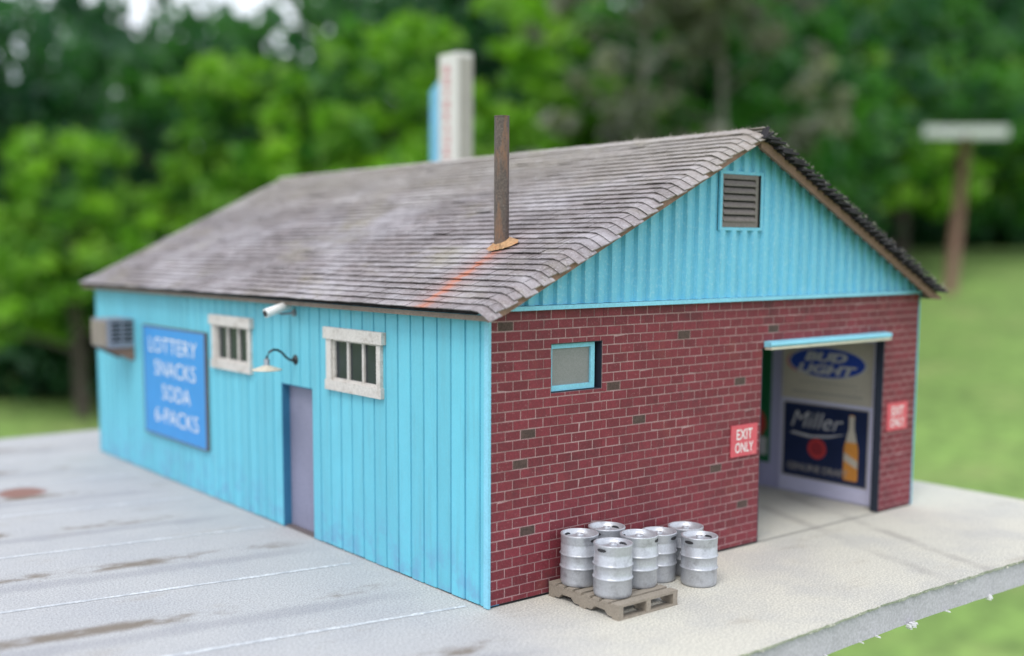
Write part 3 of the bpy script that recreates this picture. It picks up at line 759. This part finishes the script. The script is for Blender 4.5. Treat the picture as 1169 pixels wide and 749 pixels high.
def posters():
    t = empty('poster_board', (XW, .2, .02)); tag(t, 'pale lavender board lining the bay wall behind the beer posters', 'board')
    mb = MB(); mb.box(-.018, .0, .0, 1.82, 0, 2.9); mb.build('board_panel', m_card, t)
    X = XW-.022
    t = empty('beer_poster', (X, 1.15, 1.60)); tag(t, 'cream beer poster with a blue oval logo, upper one on the bay wall', 'poster')
    mb = MB(); mb.box(-.006, 0, -.84, .84, -.02, .98); mb.build('poster_sheet', m_pcream, t)
    mb = MB(); ellipse(mb, (.34, .60), .42, .20, 1, x=-.0075); ellipse(mb, (0, .61), .73, .255, 2, x=-.0090); ellipse(mb, (0, .61), .70, .235, 0, x=-.0105)
    mb.build('oval_emblem', [m_pblue, m_pred, m_white2], t)
    mb = MB()
    text_mesh(mb, 'BUD', (-.0125, .02, .70), RY, UZ, .155, .80, bold=.05, shear=.25, depth=0); mb.build('lettering', m_white2, t); mb = MB()
    text_mesh(mb, 'LIGHT', (-.0125, .0, .50), RY, UZ, .165, 1.12, bold=.05, shear=.25, depth=0)
    mb.build('lettering', m_white2, t)
    mb = MB(); mb.box(-.0085, -.006, -.55, .55, .27, .285); mb.box(-.0085, -.006, -.70, .70, .20, .205)
    for i in range(22): mb.box(-.0085, -.006, -.66+i*.06, -.66+i*.06+.038, .08, .13)
    mb.box(-.0085, -.006, -.70, .70, .02, .025); mb.build('fine_print', m_pgrey, t)
    t = empty('beer_poster', (X, 1.15, .30)); tag(t, 'navy beer poster with script lettering and an amber bottle, lower one', 'poster')
    mb = MB(); mb.box(-.006, 0, -.78, .78, -.01, 1.20); mb.build('poster_sheet', m_pnavy, t)
    mb = MB(); mb.box(-.0035, .0, -.80, .80, -.03, -.01); mb.box(-.0035, 0, -.80, .80, 1.20, 1.22); mb.box(-.0035, 0, -.80, -.78, -.01, 1.2); mb.box(-.0035, 0, .78, .80, -.01, 1.2); mb.build('poster_border', m_pgrey, t)
    mb = MB(); text_mesh(mb, 'Miller', (-.0085, .15, .95), RY, UZ, .27, .98, bold=-.005, shear=.35, depth=0)
    pts = [(.66, .70), (.30, .66), (-.10, .70), (-.42, .80), (-.10, .735), (.25, .70), (.60, .73)]
    mb.face([(-.0085, y, z) for y, z in pts][::-1])
    mb.build('script_lettering', m_white2, t)
    mb = MB(); ellipse(mb, (.13, .49), .175, .165, 0, x=-.008); ellipse(mb, (.13, .49), .12, .11, 1, x=-.0095); mb.build('seal', [m_pred, M_('poster_dull_red', (.30, .03, .04), .5, bump=0)], t)
    mb = MB(); text_mesh(mb, 'GENUINE DRAFT', (-.0085, .12, .15), RY, UZ, .12, 1.15, bold=.01, depth=0); mb.build('lettering', m_pgrey, t)
    mb = MB()
    half = [(0.0, .0), (.115, .0), (.13, .03), (.13, .50), (.115, .58), (.06, .74), (.045, .84), (.045, .98), (.052, 1.0), (.045, 1.05), (0, 1.06)]
    pts = [(-.50-a, .06+b) for a, b in half] + [(-.50+a, .06+b) for a, b in half[::-1]]
    mb.face([(-.008, y, z) for y, z in pts])
    mb.face([(-.0092, -.50-a, .06+b) for a, b in ((.125, .20), (.125, .33), (-.125, .45), (-.125, .32))], 1)
    mb.face([(-.0092, -.50-a, .06+b) for a, b in ((.048, .84), (.048, 1.04), (-.048, 1.04), (-.048, .84), (-.1, .62), (.1, .62))], 1)
    mb.build('bottle_picture', [m_pgold, m_pcream], t)
    t = empty('beer_poster', (X+.018, 2.95, .42)); tag(t, 'dark green poster half hidden behind the left edge of the bay opening', 'poster')
    mb = MB(); mb.box(-.006, 0, -.72, .72, 0, 1.98); mb.build('poster_sheet', m_pgreen, t)
    mb = MB(); mb.box(-.008, -.006, -.66, .66, .12, .42); ellipse(mb, (-.35, .65), .28, .28, 1, x=-.008); mb.build('poster_print', [m_white2, m_pred], t)
posters()

# ------------------------------------------------------------------ pallet and kegs
def pallet():
    t = empty('pallet', (1.36, -.61, 0)); tag(t, 'grey brown shipping pallet under four steel kegs at the brick wall', 'pallet')
    hx, hy, h = .47, .57, .175
    for sx in (-hx+.035, 0, hx-.035):                    # notched stringers
        mb = MB(); P = [(-hy, .022), (-hy, .145), (hy, .145), (hy, .022), (.42, .022), (.36, .07), (.18, .07), (.12, .022), (-.12, .022), (-.18, .07), (-.36, .07), (-.42, .022)]
        # split so each piece stays convex
        for a, b, zb in ((-hy, -.40, .022), (-.40, -.14, .072), (-.14, .14, .022), (.14, .40, .072), (.40, hy, .022)):
            mb.box(sx-.035, sx+.035, a, b, zb, .145)
        for yc, s in ((-.40, 1), (-.14, -1), (.14, 1), (.40, -1)):
            mb.prism([(sx-.035, yc, .0721), (sx-.035, yc+s*.05, .0721), (sx-.035, yc, .022)], (.07, 0, 0))
        mb.build('stringer', m_pallet, t)
    n = 8; p = 2*hy/n
    for i in range(n):
        mb = MB(); a = -hy+i*p; mb.box(-hx-.004, hx+.004, a+(.0 if i == 0 else .022), a+p-(0 if i == n-1 else .022), .145, h); mb.build('deck_board', m_pallet, t)
    for yc in (-hy+.05, 0, hy-.05):
        mb = MB(); mb.box(-hx-.003, hx+.003, yc-.052, yc+.052, .0, .022); mb.build('bottom_board', m_pallet, t)
pallet()
KG = 'steel beer kegs by the brick wall'
def make_keg():
    t = empty('beer_keg')
    R0 = .216
    prof = [(.001, .03), (.185, .03), (.19, .0), (.200, .0), (.212, .018), (R0, .05), (R0, .195), (R0+.006, .203), (R0+.014, .213), (R0+.006, .223), (R0, .231),
            (R0, .345), (R0+.006, .353), (R0+.014, .363), (R0+.006, .373), (R0, .381), (R0, .475), (R0-.006, .487), (R0-.002, .497), (R0, .505), (R0+.001, .575), (R0+.006, .588), (R0+.002, .598), (R0-.012, .600),
            (R0-.020, .590), (R0-.022, .535), (.15, .545), (.08, .565), (.001, .568)]
    mb = MB(); mb.lathe(prof, 56); mb.build('shell', m_metal, t)
    for q in (0, math.pi/2, math.pi, 3*math.pi/2):
        if q in (math.pi/2, 3*math.pi/2): continue
        mb = MB(); n = 8; a = .28
        for rr, sgn in ((R0+.0035, 1), (R0-.0245, -1)):
            ring = []
            for i in range(n+1):
                th = q-a+2*a*i/n; ring.append(th)
            for i in range(n):
                e0 = .016*math.sqrt(max(0, 1-((i/n)*2-1)**2))+.004; e1 = .016*math.sqrt(max(0, 1-(((i+1)/n)*2-1)**2))+.004
                A, B = ring[i], ring[i+1]; z = .543
                mb.face([(rr*math.cos(A), rr*math.sin(A), z-e0), (rr*math.cos(B), rr*math.sin(B), z-e1), (rr*math.cos(B), rr*math.sin(B), z+e1), (rr*math.cos(A), rr*math.sin(A), z+e0)])
        mb.build('grip_slot', m_slot, t)
    mb = MB(); n = 8; rr = R0+.0025                      # outline of a scraped-off label
    for (z0, z1, th0, th1) in ((.25, .255, .5, 1.1), (.325, .33, .5, 1.1), (.25, .33, .5, .52), (.25, .33, 1.08, 1.1)):
        for i in range(n):
            A = th0+(th1-th0)*i/n; B = th0+(th1-th0)*(i+1)/n
            mb.face([(rr*math.cos(A), rr*math.sin(A), z0), (rr*math.cos(B), rr*math.sin(B), z0), (rr*math.cos(B), rr*math.sin(B), z1), (rr*math.cos(A), rr*math.sin(A), z1)])
    mb.build('label_outline', m_camg, t)
    mb = MB(); mb.lathe([(.045, .56), (.045, .585), (.038, .590), (.028, .590), (.026, .575), (.001, .575)], 20); mb.build('valve', m_metal, t)
    return t
spots = [((1.125, -.30, .175), 1.7, ''), ((1.60, -.262, .175), .2, ''), ((1.131, -.84, .175), .15, ''), ((1.645, -.745, .175), 2.0, ''),
         ((2.42, -.335, .003), 1.75, ''), ((2.885, -.355, .003), 2.4, ''), ((2.665, -.77, .003), .1, '')]
klab = ['steel keg at the left end of the pallet, closest to the blue corner', 'steel keg at the back of the pallet, mostly hidden, nearest the bricks',
        'foremost steel keg, at the near edge of the pallet', 'steel keg at the right end of the pallet, beside the foremost one',
        'steel keg on the concrete nearest the pallet', 'steel keg on the concrete hidden behind the rightmost keg', 'rightmost steel keg, standing on the concrete in front of another']
proto = make_keg()
def copy_tree(o, parent=None):
    c = o.copy(); sc.collection.objects.link(c); c.parent = parent
    for ch in list(o.children): copy_tree(ch, c)
    return c
kegs = [proto] + [copy_tree(proto) for _ in spots[1:]]
for k, (o, (p, rz, _)) in enumerate(zip(kegs, spots)):
    o.location = p; o.rotation_euler = (0, 0, rz); tag(o, klab[k], 'keg', KG)

# ------------------------------------------------------------------ pylon sign behind the roof
def pylon():
    t = empty('pylon_sign', (9.68, 13.75, 0)); tag(t, 'tall white pylon sign with red vertical letters and a blue panel rising behind the roof', 'sign')
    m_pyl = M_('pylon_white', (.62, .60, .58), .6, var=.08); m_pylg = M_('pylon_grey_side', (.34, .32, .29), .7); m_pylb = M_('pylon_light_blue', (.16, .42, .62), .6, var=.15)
    h = 8.95
    mb = MB(); mb.box(-.0, .46, -.40, .40, .05, h); mb.build('tower', m_pyl, t)
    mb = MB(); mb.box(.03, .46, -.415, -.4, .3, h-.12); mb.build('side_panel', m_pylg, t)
    mb = MB(); mb.box(-.05, .52, -.46, .95, 0, .05); mb.build('base_plate', m_pylg, t)
    mb = MB(); mb.prism([(.08, .40, 1.5), (.08, .92, 1.5), (.08, .92, 8.1), (.08, .40, 8.45)], (.22, 0, 0)); mb.build('blue_panel', m_pylb, t)
    mb = MB(); m_r = M_('faded_red_letter', (.50, .10, .14), .6)
    for i, ch in enumerate('BEVERAGES'): text_mesh(mb, ch, (-.004, .06, 8.55-i*.29), RY, UZ, .20, .24, bold=.03, depth=0)
    mb.build('lettering', m_r, t)
pylon()

# ------------------------------------------------------------------ post far off on the lawn
def lawn_post():
    x, y = at(221, 500); z = ground(x, y)
    t = empty('clothesline_post', (x, y, z-1), -YAW); tag(t, 'blurred T-shaped wooden post with a pale crossbar standing out on the lawn', 'post')
    mb = MB(); mb.tube([(-2.5, 0, 0), (-.5, 0, 36), (1.0, 0, 70)], [2.8, 2.6, 2.5], 14); mb.build('upright', m_post, t)
    mb = MB(); mb.box(-18, 19, -2.2, 2.2, 69, 73.6); mb.build('crossbar', m_cross, t)
lawn_post()

# ------------------------------------------------------------------ trees
def leaf_cloud(mb, c, rad, n, size, r, m=0, clump=26, shell=.35):
    cx, cy, cz = c
    for _ in range(max(1, n//clump)):
        while True:
            q = Vector((r.uniform(-1, 1), r.uniform(-1, 1), r.uniform(-1, 1)))
            if shell < q.length < 1: break
        cc = Vector((cx+q.x*rad[0], cy+q.y*rad[1], cz+q.z*rad[2])); cr = r.uniform(.10, .20)*min(rad)
        tone = min(1, max(0, r.gauss(.45, .28)))
        for _ in range(clump):
            p = cc+Vector((r.gauss(0, 1), r.gauss(0, 1), r.gauss(0, .7)))*cr
            n_ = Vector((r.gauss(0, 1), r.gauss(0, 1), r.gauss(.6, 1))).normalized(); s = size*r.uniform(.6, 1.3)
            e1 = n_.cross(Vector((r.random(), r.random(), r.random()+.1))).normalized()*s; e2 = n_.cross(e1)*.7
            mb.face([p-e1, p-e2, p+e1, p+e2], m, min(1, max(0, tone+r.uniform(-.15, .15))))
def make_tree(name, seed, h, cr, leafm, barkm, nl, size, low=.35):
    r = random.Random(seed); t = empty(name)
    mb = MB(); tr = h*(.006 if 'grey' in name else .022)
    top = Vector((r.uniform(-.05, .05)*h, r.uniform(-.05, .05)*h, h*.8))
    mb.tube([(0, 0, -3), (0, 0, 2), (top.x*.3, top.y*.3, h*.3), (top.x*.7, top.y*.7, h*.6), top], [tr*1.5, tr*1.15, tr*.9, tr*.55, tr*.2], 10)
    blobs = []
    for i in range(11):
        a = i*2.4+r.uniform(-.3, .3); z0 = h*(low*.8+.045*i); f = z0/h/.8
        b = Vector((top.x*f, top.y*f, z0)); L_ = cr*r.uniform(.55, 1.0)*(1-.35*i/11)
        e = b+Vector((math.cos(a)*L_, math.sin(a)*L_, L_*r.uniform(.1, .5)))
        mb.tube([b, (b+e)/2+Vector((0, 0, L_*.06)), e], [tr*.4, tr*.25, tr*.08], 6); blobs.append((e, r.uniform(.32, .5)*cr))
    mb.build('trunk', barkm, t)
    mb = MB(); blobs.append((Vector((top.x, top.y, h*.86)), cr*.5)); blobs.append((Vector((top.x, top.y, h*.6)), cr*.62))
    tot = sum(b[1]**2 for b in blobs)
    for e, br in blobs:
        leaf_cloud(mb, e, (br, br, br*.8), int(nl*br*br/tot), size, r)
    mb.build('crown', leafm, t)
    return t
T = {}
T['dark'] = make_tree('leafy_tree', 1, 190, 85, m_leafdark, m_bark, 8000, 3.4, .14)
T['mid'] = make_tree('leafy_tree', 2, 175, 80, m_leafmid, m_bark, 8000, 3.4, .14)
T['light'] = make_tree('leafy_tree', 3, 95, 36, m_leaflight, m_bark, 4000, 2.4, .25)
T['grey'] = make_tree('bare_grey_tree', 4, 230, 40, m_greybrush, m_greybark, 2600, 2.6, .3)
T['airy'] = make_tree('leafy_tree', 12, 185, 88, m_leafdark, m_bark, 3600, 3.6, .20)
used = set()
def plant(kind, u, v, s, rz, label, group, cat='tree'):
    o = T[kind] if kind not in used else copy_tree(T[kind]); used.add(kind)
    x, y = at(u, v); o.location = (x, y, ground(x, y)-1); o.scale = (s, s, s); o.rotation_euler = (0, 0, rz)
    tag(o, label, cat, group)
G = 'leafy trees along the edge of the lawn'
trees = [
 ('dark', -215, 420, 1.0, 0.3, 'dark green tree at the far left edge of the woods'),
 ('airy', -128, 455, .95, 1.7, 'dark green tree behind the left end of the store roof'),
 ('mid', -60, 400, .80, 4.1, 'mid green tree behind the left roof slope'),
 ('dark', 10, 500, 1.15, 2.2, 'tall dark tree behind the white pylon sign'),
 ('mid', 80, 430, .95, 5.0, 'mid green tree filling the gap right of the pylon sign'),
 ('dark', 150, 560, 1.1, .9, 'dark tree behind the gable vent end of the roof'),
 ('mid', 250, 640, 1.0, 3.0, 'mid green tree above the brick gable on the right'),
 ('dark', 340, 790, 1.25, 1.2, 'dark tree behind the T-shaped post'),
 ('dark', 460, 800, 1.3, 5.5, 'dark green tree at the far right edge of the lawn'),
 ('light', -112, 330, .90, 0.5, 'yellow green sunlit small tree at left, in front of the dark woods'),
 ('light', -70, 360, 1.15, 2.5, 'bright green small tree above the roof ridge, left of the pylon sign'),
 ('light', -22, 350, 1.25, 4.0, 'bright green small tree directly behind the pylon sign'),
 ('light', 30, 390, 1.4, 1.0, 'bright green small tree just right of the stove pipe'),
 ('light', 190, 560, 1.5, 3.3, 'pale green small tree above the right slope of the gable'),
 ('light', 330, 640, 1.2, 0.2, 'pale green small tree beside the T-shaped post'),
]
for k, u, v, s, rz, lab in trees: plant(k, u, v, s, rz, lab, G)
plant('grey', 50, 330, .9, .4, 'bare grey tree with hazy twigs right of the stove pipe', 'bare grey trees at the edge of the woods')
plant('grey', 84, 350, .85, 5.2, 'bare grey tree above the middle of the roof ridge', 'bare grey trees at the edge of the woods')
# hedge row of bushes under the trees
def bush(seed, mat_):
    r = random.Random(seed); t = empty('bush'); mb = MB()
    leaf_cloud(mb, (0, 0, 20), (34, 26, 22), 3200, 2.6, r, shell=.2); mb.build('crown', mat_, t)
    mb = MB()
    for i in range(5): mb.tube([(0, 0, -2), (r.uniform(-14, 14), r.uniform(-10, 10), 22)], [1.2, .4], 6)
    mb.build('stems', m_bark, t); return t
bushes = [(-205, 385), (-160, 378), (-118, 385), (-70, 420), (-20, 470), (40, 520), (100, 560), (160, 640), (240, 740), (320, 800), (400, 815), (480, 820)]
bl = ['dark bush at the far left edge of the lawn', 'dark bush left of the far end of the store', 'dark bush just beyond the far corner of the store', 'low bush behind the air conditioner end of the roof',
      'low bush under the trees behind the roof ridge', 'low bush behind the stove pipe', 'low bush behind the middle of the roof', 'low bush behind the gable end', 'bush left of the T-shaped post', 'bush directly behind the T-shaped post',
      'bush at the lawn edge right of the T-shaped post', 'bush at the far right end of the lawn']
b0 = bush(9, m_leafdark)
for i, ((u, v), lab) in enumerate(zip(bushes, bl)):
    o = b0 if i == 0 else copy_tree(b0)
    x, y = at(u, v); s = v/400*rnd.uniform(1.0, 1.25); o.location = (x, y, ground(x, y)); o.scale = (s*1.1, s, s); o.rotation_euler = (0, 0, rnd.uniform(-.4, .4)-YAW)
    tag(o, lab, 'bush', 'bushes along the lawn edge')
# the wood behind: one uncountable mass
def wood():
    r = random.Random(77); mb = MB()
    for i in range(1000):
        u = r.uniform(-560, 1150); v = r.uniform(900, 1050)
        top = (176+36*math.sin(u*.05)) if u < -100 else 275
        x, y = at(u, v); z0 = ground(x, y)
        z = r.uniform(min(z0+5, top-20), top+r.gauss(0, 12))
        tone = min(1, max(0, r.gauss(.4, .3)))
        for k in range(20):
            p = Vector((x, y, z))+Vector((r.gauss(0, 22), r.gauss(0, 14), r.gauss(0, 15)))
            n_ = Vector((r.gauss(0, 1), r.gauss(0, 1), r.gauss(.5, 1))).normalized(); s = r.uniform(7, 14)
            e1 = n_.cross(Vector((r.random(), r.random(), r.random()+.1))).normalized()*s; e2 = n_.cross(e1)*.8
            mb.face([p-e1, p-e2, p+e1, p+e2], 0, min(1, max(0, tone+r.uniform(-.15, .15))))
    tag(mb.build('distant_wood', m_leafdark), 'dark mass of woodland far behind the lawn trees', 'wood', kind='stuff')
wood()
